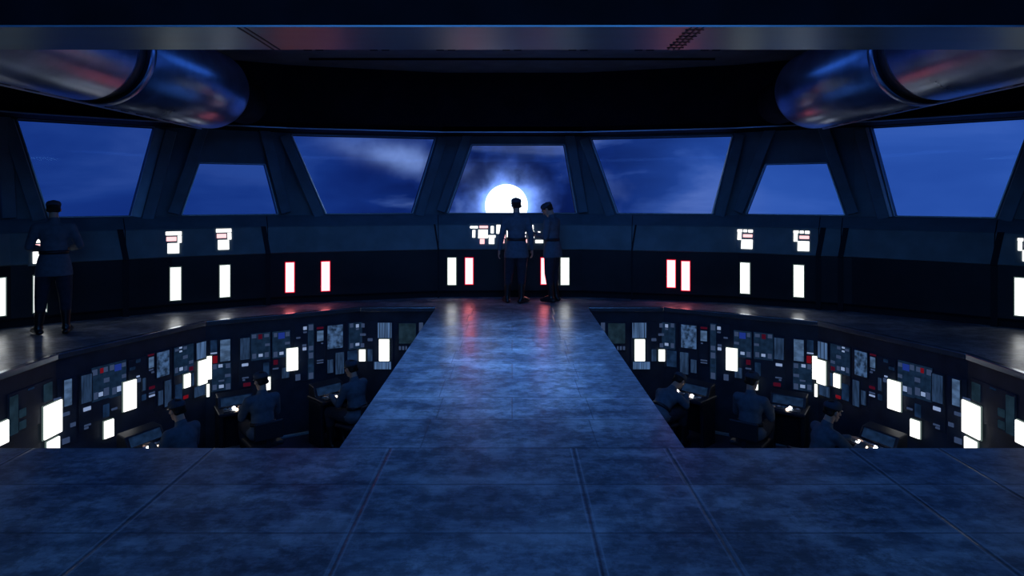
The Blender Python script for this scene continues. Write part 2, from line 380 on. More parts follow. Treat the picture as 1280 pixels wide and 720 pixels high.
for s, nm in ((-1, 'left'), (1, 'right')):
    pts = [Vector((s*x, y, 0)) for x, y in PIT] + [Vector((s*1.24, FRONT, 0))]
    wl = MB()
    for i in range(len(pts)):
        a, b = pts[i], pts[(i+1) % len(pts)]
        wl.quad((a.x, a.y, -DEPTH), (b.x, b.y, -DEPTH), (b.x, b.y, -0.001), (a.x, a.y, -0.001))
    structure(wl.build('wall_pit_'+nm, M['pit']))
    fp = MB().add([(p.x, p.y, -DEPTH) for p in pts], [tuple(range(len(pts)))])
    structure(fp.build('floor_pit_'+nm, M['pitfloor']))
    # raised nosing along the outer edge of the pit and a wall-foot skirting with its highlight painted in
    def run(path, w0, w1, z0, z1):
        mb = MB(); L = []
        for i, p in enumerate(path):
            d1 = (path[i]-path[i-1]).normalized() if i else (path[1]-path[0]).normalized()
            d2 = (path[i+1]-path[i]).normalized() if i < len(path)-1 else d1
            n1 = Vector((-d1.y, d1.x, 0)); n2 = Vector((-d2.y, d2.x, 0)); nn = (n1+n2).normalized(); nn /= max(.3, nn.dot(n1))
            L.append((p+nn*w0, p+nn*w1))
        for (a0, a1), (b0, b1) in zip(L, L[1:]):
            mb.hexa([(a0.x, a0.y, z0), (a1.x, a1.y, z0), (b1.x, b1.y, z0), (b0.x, b0.y, z0), (a0.x, a0.y, z1), (a1.x, a1.y, z1), (b1.x, b1.y, z1), (b0.x, b0.y, z1)])
        return mb
    path = [Vector((s*x, y, 0)) for x, y in PIT]
    # outward side: for s=1 the path turns clockwise, its left normal points outward
    structure(run(path, -0.035*s, 0.05*s, -0.05, 0.022).build('trim_'+('1' if s < 0 else '2'), M['curb'], bevel=0.012, seg=3))
    structure(run(path[1:], -0.05*s, -0.005*s, -DEPTH, -DEPTH+0.04).build('trim_'+('3' if s < 0 else '4'), M['pale_strip'], bevel=0.008))

# --- side and rear walls, ceiling, black header above the windows
HC = 4.0
for s, nm in ((-1, 'left'), (1, 'right')):
    structure(MB().box(s*10.75, -4, 0, s*11.0, CY+1.3, HC).build('wall_'+nm, M['wall']))
structure(MB().box(-11, -4.3, 0, 11, -4.0, HC).build('wall_rear', M['wall']))
ce = MB().box(-11, -4.3, HC, 11, 13.2, HC+0.2)
structure(ce.build('ceiling', M['ceil']))
cr = MB()
for y in (6.5, 7.7, 8.9, 10.1): cr.box(-3.2, y-0.02, HC-0.03, 3.2, y+0.02, HC)
for k in range(-3, 4): cr.box(k*0.98-.14, 9.35, HC-0.02, k*0.98-.03, 9.5, HC); cr.box(k*0.98+.03, 9.35, HC-0.02, k*0.98+.14, 9.5, HC)
structure(cr.build('trim_5', M['black']))
he = MB(); so = MB(); li = MB()
for i in range(NF):
    a, b = TH[i], TH[i+1]
    he.hexa([P(a, 9.75, 2.97), P(b, 9.75, 2.97), P(b, 9.9, 2.97), P(a, 9.9, 2.97), P(a, 9.75, HC), P(b, 9.75, HC), P(b, 9.9, HC), P(a, 9.9, HC)])
    he.hexa([P(a, 9.75, 2.95), P(b, 9.75, 2.95), P(b, 10.9, 2.95), P(a, 10.9, 2.95), P(a, 9.75, 3.05), P(b, 9.75, 3.05), P(b, 10.9, 3.05), P(a, 10.9, 3.05)])
    li.hexa([P(a, 9.735, 2.945), P(b, 9.735, 2.945), P(b, 9.765, 2.945), P(a, 9.765, 2.945), P(a, 9.735, 2.962), P(b, 9.735, 2.962), P(b, 9.765, 2.962), P(a, 9.765, 2.962)])
structure(he.build('wall_header', M['black']))
structure(li.build('trim_6', M['edge']))

# --- great beam across the ceiling, its polished underside facing the deck
bmh = EYE+1.0
beam = structure(MB().box(-10.7, 3.70, bmh, 10.7, 4.28, HC).build('ceiling_beam', M['black']))
pl = MB().box(-10.7, 3.705, bmh-0.012, 10.7, 4.275, bmh-0.001)
structure(pl.build('trim_7', M['beam']))
sm = MB()
for x in (-1.59, -1.55, 1.04, 1.075, 1.11): sm.box(x-.005, 3.71, bmh-0.016, x+.005, 4.27, bmh-0.012)
for k in range(7): sm.box(1.02, 3.76+k*.075, bmh-0.016, 1.13, 3.768+k*.075, bmh-0.012)
structure(sm.build('trim_8', M['ductd']))

# ------------------------------------------------------------------ windows: trapezoid lights, alternately narrow-topped and wide-topped
# pixel outlines TL, TR, BR, BL on each facet of the wall, read from the picture
WIN = {
    1: [(-110, 112), (-12, 140), (17, 270), (-60, 270)],
    2: [(22, 142), (193, 165), (163, 268), (62, 268)],
    3: [(250, 205), (331, 205), (360, 268), (228, 268)],
    4: [(357, 168), (555, 174), (515, 266), (408, 266)],
    5: [(590, 181), (705, 181), (735, 266), (552, 266)],
    6: [(739, 172), (935, 171), (890, 267), (772, 266)],
    7: [(957, 205), (1033, 205), (1055, 268), (928, 268)],
    8: [(1089, 159), (1290, 147), (1243, 271), (1119, 271)],
    9: [(1330, 140), (1400, 112), (1350, 270), (1268, 270)],
}
RW, SILL, HEAD = 10.5, 1.50, 2.95
def facet_frame(i, R):
    a, b = P(TH[i], R), P(TH[i+1], R)
    u = (b-a).normalized(); nrm = Vector((-u.y, u.x, 0))          # outward
    return a, b, u, nrm
WIDX = {1: 1, 2: 2, 3: 3, 4: 4, 5: 5, 6: 6, 7: 7, 8: 8, 9: 9}
for wn_, pxs in WIN.items():
    i = wn_
    a, b, u, nrm = facet_frame(i, RW); Lf = (b-a).length
    q = []
    for px, py in pxs:
        p = hit(px, a, b); sdist = (p-a).dot(u); z = height(py, p.y)
        q.append([min(max(sdist, 0.12), Lf-0.12), z])
    zt = sum(p[1] for p in q[:2])/2; zb = SILL+0.012
    zt = min(zt, 2.93)
    if wn_ in (1, 9): zt = 2.4
    q[0][1] = q[1][1] = zt; q[2][1] = q[3][1] = zb
    def W(s_, z, d=0.0): return a+u*s_+nrm*d+Vector((0, 0, z))
    root = structure(empty('window_%d' % wn_))
    # the wall panel around the opening, 0.22 m thick
    out = [(0, HEAD), (Lf, HEAD), (Lf, SILL-0.03), (0, SILL-0.03)]
    mb = MB()
    for k in range(4):
        o0, o1 = out[k], out[(k+1) % 4]; i0, i1 = q[k], q[(k+1) % 4]
        mb.hexa([W(*o0), W(*o1), W(*i1), W(*i0), W(*o0, .22), W(*o1, .22), W(*i1, .22), W(*i0, .22)])
    mb.build('surround', M['wall'], root)
    # raised struts left and right of the light
    st = MB()
    def bar(p0, p1, wdt, d0, d1, o0=0.0):      # bar along p0-p1, lying outside the opening by o0..o0+wdt
        p0 = Vector((p0[0], p0[1])); p1 = Vector((p1[0], p1[1])); d = (p1-p0).normalized(); n_ = Vector((d.y, -d.x))
        cen = Vector((sum(c[0] for c in q)/4, sum(c[1] for c in q)/4))
        if (cen-p0).dot(n_) > 0: n_ = -n_
        A, B = p0+n_*o0, p1+n_*o0; Cc, D = p1+n_*(o0+wdt), p0+n_*(o0+wdt)
        return [W(*A, d0), W(*B, d0), W(*Cc, d0), W(*D, d0), W(*A, d1), W(*B, d1), W(*Cc, d1), W(*D, d1)]
    for (k0, k1) in ((0, 3), (1, 2)):
        p0, p1 = q[k0], q[k1]; d = Vector((p1[0]-p0[0], p1[1]-p0[1]))
        top = (p0[0]+d.x*(2.945-p0[1])/d.y, 2.945); bot = (p0[0]+d.x*(SILL-p0[1])/d.y, SILL)
        st.hexa(bar(top if wn_ in (3, 5, 7) else (p0[0], 2.945), bot, 0.17, -0.11, 0.0, 0.15 if (wn_, k0) == (2, 1) else 0.07 if wn_ == 8 and k0 == 0 else 0.045))
    st.build('strut', M['strut'], root, bevel=0.012)
    fr = MB()
    for k in range(4):
        if wn_ in (2, 4, 6, 8) and k == 0: wd = 0.018
        else: wd = 0.03
        fr.hexa(bar(q[k], q[(k+1) % 4], 0.016 if k != 2 else 0.010, -0.02, 0.20))
    fr.build('window_frame', M['edge'], root)
    ed = MB(); ed.hexa(bar(q[0], q[1], 0.014, -0.028, 0.0)); ed.hexa(bar(q[2], q[3], 0.009, -0.012, 0.0))
    ed.build('window_rim', M['edge'], root)
    if wn_ in (2, 8):                       # pale strip nearer the middle; on the left window it paints a lit reveal
        fg = MB(); fg.hexa(bar(q[1], q[2], 0.13, -0.035, 0.0, 0.016) if wn_ == 2 else bar(q[0], q[3], 0.035, -0.13, -0.01, 0.03))
        fg.build('pale_strip', M['edge'] if wn_ == 8 else M['pale_strip'], root)
    MB().quad(W(*q[0], .12), W(*q[1], .12), W(*q[2], .12), W(*q[3], .12)).build('window_glass', M['glass'], root)
for i in (0, NF-1):
    a, b, u, nrm = facet_frame(i, RW)
    structure(MB().slab([a, b, b+Vector((0, 0, 2.95)), a+Vector((0, 0, 2.95))], nrm*.2).build('wall_front_'+('left' if i == 0 else 'right'), M['wall']))

# ------------------------------------------------------------------ the console that runs under the windows, in sections
BR = [theta_at(o, 10.0) for o in (-1150, -860, -483, -305, -92, 150, 383, 411, 603, 860, 1150)]
def arc(t0, t1):                            # the facet corners that fall between two bearings
    return [t0] + [t for t in TH if t0+0.004 < t < t1-0.004] + [t1]
def Q(th, R, z):                            # point on the faceted (not circular) wall line of nominal radius R
    for i in range(NF):
        if TH[i]-1e-6 <= th <= TH[i+1]+1e-6:
            a, b = P(TH[i], R), P(TH[i+1], R); d = Vector((math.sin(th), math.cos(th), 0)); c = Vector((0, CY, 0))
            e = b-a; den = d.x*e.y-d.y*e.x
            t = ((a.x-c.x)*e.y-(a.y-c.y)*e.x)/den
            return c+d*t+Vector((0, 0, z))
    return P(th, R, z)
PROF = [(10.00, 0.0), (10.00, 0.86), (9.97, 0.875), (10.12, 1.30), (10.17, 1.315), (10.40, 1.47), (10.47, 1.49)]
SECT = ['at the far left edge beyond the standing officer', 'behind the left officer', 'left of the seam, with two white light bars', 'with two red light bars, left of the centre',
        'under the centre window with the lit button bank', 'right of centre with a pair of red light bars', 'with two white light bars right of centre',
        'plain and dark between two seams on the right', 'at the right edge of the deck', 'beyond the right edge with its end in shade']
SECT = ['outermost on the left, beyond the officer who stands alone', 'standing behind the officer at the left edge', 'with two white light bars and two button clusters on the left',
        'with two separate red light bars left of the centre', 'under the centre window with the wide lit button bank', 'with two close red light bars right of the centre',
        'with the two white light bars right of the centre', 'plain and unlit on the right side of the deck', 'with a white light bar at the right edge', 'outermost on the right, beyond the last light bar']
sections = []
for k in range(len(BR)-1):
    if k in (0, 9): continue
    t0, t1 = BR[k]+0.0006, BR[k+1]-0.0006
    root = empty('control_console', P((t0+t1)/2, 10.2), label='dark console section '+SECT[k], cat='console', group='console sections under the windows')
    sections.append(root)
    off = -root.location
    def sect(prof, nm, m_, bev=0.0):
        mb = MB(); ts = arc(t0, t1)
        for ta, tb in zip(ts, ts[1:]):
            for (r0, z0), (r1, z1) in zip(prof, prof[1:]):
                mb.quad(Q(ta, r0, z0)+off, Q(tb, r0, z0)+off, Q(tb, r1, z1)+off, Q(ta, r1, z1)+off)
        mb.build(nm, m_, root)
    sect([(10.02, 0.10), (10.00, 0.13), (10.00, 0.86)], 'base_panel', M['cond'])
    sect([(10.06, 0.0), (10.06, 0.10), (10.02, 0.10)], 'kick_plate', M['seam'])
    sect([(10.00, 0.86), (9.965, 0.872), (9.965, 0.885), (10.11, 1.295), (10.125, 1.31)], 'sloped_face', M['conf'])
    sect([(10.125, 1.31), (10.17, 1.312), (10.43, 1.485), (10.505, 1.49)], 'ledge', M['wall'])
# dark joints between the sections
for k in range(1, len(BR)-1):
    t = BR[k]; j = MB(); dw = 0.0015 if k in (4, 5) else 0.004
    lean = 0.006*(-1 if t > 0 else 1)*-1
    j.hexa([Q(t-dw, 9.99, 0.0), Q(t+dw, 9.99, 0.0), Q(t+dw, 10.05, 0.0), Q(t-dw, 10.05, 0.0), Q(t-dw, 9.99, 0.86), Q(t+dw, 9.99, 0.86), Q(t+dw, 10.05, 0.86), Q(t-dw, 10.05, 0.86)])
    lt = lean*1.1
    j.hexa([Q(t-dw, 9.95, 0.86), Q(t+dw, 9.95, 0.86), Q(t+dw, 10.05, 0.86), Q(t-dw, 10.05, 0.86),
            Q(t-dw-lt*-1, 10.105, 1.315), Q(t+dw-lt*-1, 10.105, 1.315), Q(t+dw-lt*-1, 10.17, 1.315), Q(t-dw-lt*-1, 10.17, 1.315)])
    structure(j.build('trim_%d' % (20+k), M['seam']))

bkg = MB()
for i in range(NF):
    a, b = TH[i], TH[i+1]
    bkg.hexa([P(a, 10.2, 0), P(b, 10.2, 0), P(b, 10.6, 0), P(a, 10.6, 0), P(a, 10.2, 1.29), P(b, 10.2, 1.29), P(b, 10.6, 1.475), P(a, 10.6, 1.475)])
structure(bkg.build('wall_front', M['seam']))
# ------------------------------------------------------------------ lit bars on the console base
def wallspot(px, R, back=0.0):
    th = theta_at(px-640, R)
    i = [k for k in range(NF) if TH[k] <= th <= TH[k+1]][0]
    a, b, u, nrm = facet_frame(i, R)
    return hit(px, a, b), u, nrm
BARS = [  # px centre, colour, label
    (-2, 'w', 'white light bar cut by the left edge of the view'),
    (50, 'w', 'white light bar half hidden behind the lone officer on the left'),
    (219.5, 'w', 'tall white light bar, left one of the two on the left console'),
    (281, 'w', 'tall white light bar, right one of the two on the left console'),
    (362.5, 'r', 'red-rimmed light bar, left one of the separate pair on the left'),
    (407, 'r', 'red-rimmed light bar, right one of the separate pair on the left'),
    (565, 'w', 'white light bar left of the red one near the standing pair of officers'),
    (586.5, 'r', 'red-rimmed light bar just left of the standing pair of officers'),
    (681, 'r', 'red-rimmed light bar mostly hidden behind the legs of the bowed officer'),
    (706, 'w', 'white light bar just right of the bowed officer'),
    (839, 'r', 'red-rimmed light bar, left one of the two set close together'),
    (857, 'r', 'red-rimmed light bar, right one of the two set close together'),
    (931.5, 'w', 'tall white light bar, left one of the two on the right console'),
    (998.5, 'w', 'tall white light bar, right one of the two on the right console'),
    (1277, 'w', 'white light bar at the right edge of the view'),
]
for px, c, lab in BARS:
    p, u, nrm = wallspot(px, 10.0)
    r = math.atan2(u.y, u.x)
    root = empty('light_bar', (p.x, p.y, 0), r, label=lab, cat='light', group='white light bars on the console base' if c == 'w' else 'red light bars on the console base')
    hw = 0.072 if c == 'w' else 0.068; z0, z1 = (0.19, 0.70) if abs(px-640) > 200 else (0.235, 0.715)
    if c == 'r': z0 += .01
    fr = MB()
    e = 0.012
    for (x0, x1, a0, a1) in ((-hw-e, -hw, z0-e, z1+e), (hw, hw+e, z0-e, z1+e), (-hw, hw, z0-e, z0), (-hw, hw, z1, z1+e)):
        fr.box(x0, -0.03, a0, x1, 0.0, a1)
    fr.build('border', M['redhalo'] if c == 'r' else M['whiterim'], root)  # red border glows to paint in the halo of the bar
    MB().box(-hw, -0.024, z0, hw, 0.0, z1).build('diffuser', M['red'] if c == 'r' else M['white'], root)

# ------------------------------------------------------------------ lit button clusters on the sloped face
SL = (0.145, 0.41)                          # the face leans back 0.145 over 0.41
def button_panel(pxc, rects, label, w_back, name='button_panel', grp='lit button clusters on the console'):
    # rects: (x0,y0,x1,y1,colour) in picture pixels
    p, u, nrm = wallspot(pxc, 10.03)
    root = empty(name, (p.x, p.y, 0), math.atan2(u.y, u.x), label=label, cat='control panel', group=grp)
    a, b = p, p+u
    def face(px, py):
        h = 1.1
        for _ in range(4):
            dep = (h-0.885)/0.41*0.145-0.065
            q_ = hit(px, a+nrm*dep, b+nrm*dep); h = height(py, q_.y)
        return (q_-p).dot(u), h
    def on(x, z, lift): # local point on the sloped face
        dep = (z-0.885)/0.41*0.145-0.065+0.0
        return Vector((x, dep-lift*.94, z+lift*.33))
    pts = [face(x, y) for r_ in rects for x, y in ((r_[0], r_[1]), (r_[2], r_[3]))]
    x0, x1 = min(p_[0] for p_ in pts)-.03, max(p_[0] for p_ in pts)+.03; z0, z1 = min(p_[1] for p_ in pts)-.03, max(p_[1] for p_ in pts)+.03
    MB().hexa([on(x0, z0, .001), on(x1, z0, .001), on(x1, z1, .001), on(x0, z1, .001), on(x0, z0, .006), on(x1, z0, .006), on(x1, z1, .006), on(x0, z1, .006)]).build('back_plate', M['conf'], root)
    for r_ in rects:
        (xa, za), (xb, zb) = face(r_[0], r_[1]), face(r_[2], r_[3])
        xa, xb = min(xa, xb), max(xa, xb); za, zb = min(za, zb), max(za, zb)
        MB().hexa([on(xa, za, .006), on(xb, za, .006), on(xb, zb, .006), on(xa, zb, .006), on(xa, za, .018), on(xb, za, .018), on(xb, zb, .018), on(xa, zb, .018)]).build(
            'round_button' if len(r_) > 5 else 'button', M['btnr'] if r_[4] == 'r' else M['btn'], root, bevel=0.004)
def z4(l): return [(570+a/4.5, 230+b/4.5, 570+c/4.5, 230+d/4.5, k) for a, b, c, d, k in l]
button_panel(640, z4([(80, 238, 123, 250, 'w'), (132, 236, 180, 249, 'r'), (93, 260, 108, 302, 'w'), (126, 258, 178, 306, 'w'), (135, 310, 160, 338, 'r'),
    (196, 238, 212, 278, 'w'), (228, 231, 250, 280, 'w'), (182, 289, 222, 303, 'w'), (185, 306, 215, 338, 'w'), (262, 284, 278, 306, 'r'), (256, 312, 272, 334, 'r'),
    (262, 236, 300, 250, 'w'), (285, 262, 330, 300, 'w'), (290, 312, 345, 334, 'w'), (312, 236, 345, 250, 'r'), (355, 236, 395, 280, 'w'), (352, 290, 392, 303, 'w'), (360, 312, 400, 332, 'r'),
    (406, 232, 436, 258, 'w'), (404, 264, 440, 273, 'w'), (404, 278, 424, 292, 'r'), (406, 296, 440, 305, 'w'), (416, 313, 438, 332, 'r'), (446, 316, 490, 333, 'w'), (460, 268, 474, 282, 'w')]),
    'wide bank of white and pink lit buttons behind the standing pair of officers', .8)
LF = [(0, 0, 20, 4, 'w'), (1, 6.5, 13.5, 11.5, 'r'), (15, 5, 20, 13.5, 'w'), (2.5, 14.5, 17, 26.5, 'w')]
RF = [(0, 0, 6, 3.2, 'w'), (0.3, 3.6, 4.6, 13, 'w'), (7.5, 0.2, 12, 3.4, 'w'), (13.5, 0.4, 19, 3.8, 'w'), (7, 6, 18.5, 10, 'r'), (5, 12.5, 18.5, 24.5, 'w')]
def shift(l, x, y, k=1.0): return [(x+a*k, y+b*k, x+c*k, y+d*k, e) for a, b, c, d, e in l]
button_panel(50, shift(LF, 38, 298.5, 1.15), 'small lit button cluster half hidden by the lone officer on the left', .2)
button_panel(217, shift(LF, 207, 290), 'lit button cluster above the left bar of the left white pair', .2)
button_panel(279.5, shift(LF, 270, 286.5, .96), 'lit button cluster above the right bar of the left white pair', .2)
button_panel(931, shift(RF, 922, 287), 'lit button cluster above the left bar of the right white pair', .2)
button_panel(1002, shift(RF, 992, 288.5, 1.05), 'lit button cluster above the right bar of the right white pair', .2)
button_panel(1285, shift(RF, 1272, 298, 1.2), 'lit button cluster cut by the right edge of the view', .2)

# ------------------------------------------------------------------ crew pit: racks of displays and lamps on the walls
PX = [(-1.24, 10.4), (-2.47, 10.4), (-4.42, 9.23), (-5.2, 7.3), (-5.2, 4.6)]
def seg_for(px):
    if px > 450: return 0
    if px > 257: return 1
    if px > 70: return 2
    return 3
# each unit: phrase, list of (x0,y0,x1,y1,type) in picture pixels of the left pit
UNITS = [
 ('narrow dim green display panel nearest the walkway', [(499, 404, 520, 429, 'n'), (524, 403, 529, 417, 'q'), (499, 432.5, 501.5, 437, 'q'), (503, 432.5, 505.5, 437, 'q'), (507, 432.5, 509, 437, 'q')]),
 ('striped display column around the large lamp nearest the walkway', [(472.5, 403, 490, 422, 's'), (468, 452, 489, 461, 's'), (460, 436, 466, 451, 'g'), (460, 422.5, 466, 426, 'q')]),
 ('square keypad panel above the small lamp nearest the walkway', [(437, 404, 441, 409, 'q'), (444.5, 405, 448, 409, 'b'), (444.5, 410, 448, 412, 'q'), (452, 404, 456, 409, 'q'), (450.5, 416.5, 457.5, 419.3, 'q'), (437, 428.8, 441, 434.5, 'q'), (444, 428.5, 448.5, 431.8, 'b'), (451.3, 428.8, 455.6, 433.8, 'q'), (434, 438, 446, 458, 'd')]),
 ('pale map display panel over two grey strips, nearer walkway', [(408.8, 406, 428, 435, 'm'), (408.8, 449, 416, 465.6, 'g'), (418.8, 440, 429.4, 467, 'g')]),
 ('small pale display panel with a red line on top', [(395.6, 413, 403.8, 426, 'l'), (395.6, 408.5, 403.8, 411, 'R'), (395.6, 449.4, 403.8, 450.8, 'q'), (395.6, 452.4, 403.8, 453.8, 'q'), (401, 428, 403.5, 429.5, 'q')]),
 ('column of small square keys beside the small pale display', [(385.6, 405.6, 391, 412.5, 'q'), (378.8, 408, 383, 412, 'b'), (378.8, 414, 383, 416, 'q'), (370, 421, 375, 423, 'q'), (377.5, 430, 382.5, 433, 'q'), (378, 434, 382.5, 437.5, 'b'), (385.6, 432, 391, 437.5, 'q'), (385.6, 440.5, 391, 447.5, 'q'), (385.6, 455, 391, 458, 'd'), (385.6, 465.5, 391, 473, 'q'), (369, 467.5, 375, 475, 'q')]),
 ('wide blue-lit panel behind the large middle lamp', [(342, 416, 346, 421, 'q'), (347.5, 415.5, 355.5, 423, 'B'), (356.5, 414.5, 361.5, 420, 'q'), (356, 427, 362, 430, 'q'), (341.5, 439.5, 346.5, 446, 'q'), (349, 439.5, 354, 443, 'b'), (352, 459, 361, 472, 'g'), (340.6, 459.5, 347.8, 461.3, 'q'), (341.5, 449.5, 347, 455.5, 'R')]),
 ('square keypad panel with a dim red key', [(314.5, 418, 320, 422.5, 'q'), (322.5, 417.5, 327.5, 423.5, 'R'), (330, 417, 336, 421, 'q'), (331, 429, 337, 432, 'q'), (315, 442, 320, 448, 'q'), (323, 442, 328, 445.5, 'b'), (330.6, 440, 335.6, 446, 'q'), (328.8, 453, 336, 469, 'd')]),
 ('tall grey display panel above a small bright key', [(300, 422, 312, 449, 'g'), (302, 454, 310, 457.3, 'b'), (302.5, 471, 310.6, 472.6, 'q'), (303, 473.8, 306, 475.6, 'q'), (303.8, 478, 313, 482.5, 'R')]),
 ('pale display panel with a red key over a keypad', [(275, 424, 287.5, 451, 'l'), (263, 425, 271, 439.5, 'd'), (263, 440.4, 271, 442, 'b'), (265.5, 444.5, 271.5, 453.5, 'r'), (266, 455, 270.6, 461, 'q'), (272.8, 455, 278, 458.8, 'b'), (282, 454, 287.5, 459.4, 'q'), (281, 467, 288, 470.6, 'q'), (273, 474.5, 280, 476.5, 'q'), (265.5, 480.6, 270.6, 487, 'q'), (273.5, 480.6, 279.4, 484.4, 'b'), (282, 479, 287.5, 486, 'q')]),
 ('striped display column around the corner lamp', [(243.8, 427.5, 256, 448, 's'), (241, 482, 254.5, 495, 'g')]),
 ('keypad panel next to the corner lamp', [(217.5, 436, 222, 439, 'q'), (222.8, 433.5, 226, 435.5, 'b'), (223, 438, 226, 440, 'b'), (228, 433, 232, 436.5, 'q'), (227.5, 444, 233, 448, 'q'), (235, 450.5, 240, 454, 'q'), (217.5, 459.5, 221, 466, 'q'), (223, 459, 227, 463, 'b'), (229, 457.5, 232.5, 463, 'q'), (235, 458, 240, 463, 'R'), (237.5, 466, 240.6, 482, 'g'), (218, 480, 226, 500, 'd'), (228, 494, 233.8, 498, 'r')]),
 ('mottled map display panel over two grey strips, outer one', [(194, 439, 210, 470, 'm'), (195.6, 488, 202, 506, 'g'), (203.8, 475, 212.5, 507.5, 'g')]),
 ('slim pale display panel with a red line', [(183.8, 446, 190.6, 459.5, 'l'), (183.8, 442.5, 191, 444.5, 'R'), (185, 461, 190, 463, 'q'), (188, 464, 191, 466, 'q'), (185, 482.5, 192, 486, 'R'), (185, 490, 192, 491.8, 'q'), (185, 493.4, 192, 495.4, 'b')]),
 ('dark keypad panel between slim display and large lamp', [(168.8, 449, 174, 453, 'd'), (161, 458.8, 167.5, 462.5, 'd'), (169.4, 469.4, 173, 471.2, 'b'), (170, 472.5, 174.4, 477.5, 'q'), (176, 472, 180.6, 488, 'g'), (176, 493, 181, 500, 'd')]),
 ('bluish lit keypad panel beside the outer large lamp', [(136, 456, 141, 462.5, 'q'), (142, 455, 150, 463, 'B'), (151, 453, 155.6, 458, 'q'), (151, 467.5, 156, 472, 'q'), (139, 484, 144, 492.5, 'q'), (145, 482.5, 149.5, 489, 'b'), (138, 509.5, 145, 512, 'q')]),
 ('keypad panel with a red key above the outer small lamp', [(114, 462, 120, 469, 'q'), (123.8, 460, 127.6, 466, 'r'), (128.4, 458.5, 133, 464.5, 'q'), (128.4, 472, 135, 477.5, 'q'), (116, 490.5, 120.7, 499, 'q'), (122, 490, 127, 495, 'b'), (128.4, 484.5, 134.5, 494, 'q'), (127.6, 505, 135, 521, 'd')]),
 ('tall grey display panel next to the dark gap', [(99.5, 468, 113, 503, 'g'), (103, 508.5, 112, 513, 'b'), (104, 530, 112, 532, 'q'), (104, 533.5, 109, 536, 'q')]),
 ('pale display panel beside the outermost large lamp', [(78, 474, 88, 507, 'l'), (65.7, 497, 74.9, 499.5, 'q'), (76.5, 515, 85.5, 519.5, 'q'), (86.5, 528, 93, 533, 'q'), (76.5, 547, 85.5, 554, 'q')]),
 ('dim green strip panel at the outer end of the pit', [(52.7, 479, 62.7, 501, 'n'), (33, 485, 40, 487, 'd'), (22, 511, 30, 521, 'n'), (22, 526, 30, 536, 'n'), (10, 495, 20, 543, 'n')]),
]
LAMPS = [
 ('large lamp nearest the walkway', [(474, 423, 487.5, 451)]),
 ('small lamp nearest the walkway', [(449.2, 435.8, 457.8, 451.2)]),
 ('large lamp in the middle of the rear wall', [(357, 434, 372.3, 463)]),
 ('small lamp beside the head of the middle seated officer', [(331.5, 470, 338, 487)]),
 ('large corner lamp, its half on the rear wall', [(257.6, 444, 264.8, 473.8)]),
 ('slim lamp below the corner lamp', [(257.4, 478.8, 262, 495.6)]),
 ('large corner lamp, its half on the slanting wall', [(245, 449.5, 256.6, 480.5)]),
 ('small lamp on the slanting wall beside the corner', [(226.9, 466.5, 235.6, 484.5)]),
 ('large lamp in the middle of the slanting wall', [(151, 475, 168, 512.7)]),
 ('small lamp low on the slanting wall', [(126.8, 524, 139.8, 547)]),
 ('large outermost lamp next to the pale display', [(50, 503, 73, 545.5)]),
 ('small lamp under the outermost large lamp', [(54, 548, 70, 568)]),
 ('lamp cut by the edge of the view', [(-12, 527, 5.8, 557)]),
]
LIT_PADS = [(435.5, 403, 458, 435.5), (313.5, 416, 337.5, 449.5), (340.3, 413.5, 362.5, 446.5), (264.6, 453.9, 288.5, 488), (216.5, 432, 241, 466.5),
            (135.5, 452, 156.5, 495), (113.5, 457.5, 135.4, 500), (384.5, 404.5, 392, 474)]
SCR['pad'] = emit('keypad_glow', (0.0055, 0.016, 0.040), 1.0, 0.25, 12)
def pit_rect(r, sgn):
    x0, y0, x1, y1 = r[:4]
    k = seg_for((x0+x1)/2); a, b = PX[k], PX[k+1]
    p0, p1 = hit(x0, a, b), hit(x1, a, b); pc = (p0+p1)/2
    z1, z0 = height(y0, pc.y), height(y1, pc.y)
    u = (p1-p0).normalized()
    if sgn > 0: p0, p1 = Vector((-p1.x, p1.y, 0)), Vector((-p0.x, p0.y, 0)); u = (p1-p0).normalized()
    n_in = Vector((u.y, -u.x, 0))         # towards the room for walls running left to right
    return p0, p1, z0, z1, u, n_in
def slabm(mb, p0, p1, z0, z1, n_in, d0, d1, org):
    A, B = p0-org, p1-org
    mb.hexa([(A+n_in*d0)+Vector((0, 0, z0)), (B+n_in*d0)+Vector((0, 0, z0)), (B+n_in*d0)+Vector((0, 0, z1)), (A+n_in*d0)+Vector((0, 0, z1)),
             (A+n_in*d1)+Vector((0, 0, z0)), (B+n_in*d1)+Vector((0, 0, z0)), (B+n_in*d1)+Vector((0, 0, z1)), (A+n_in*d1)+Vector((0, 0, z1))])
NAMES = {'l': 'screen', 'm': 'map_screen', 'g': 'screen', 'd': 'screen', 'n': 'screen', 's': 'striped_screen', 'q': 'key', 'b': 'key', 'B': 'key', 'r': 'key', 'R': 'key'}
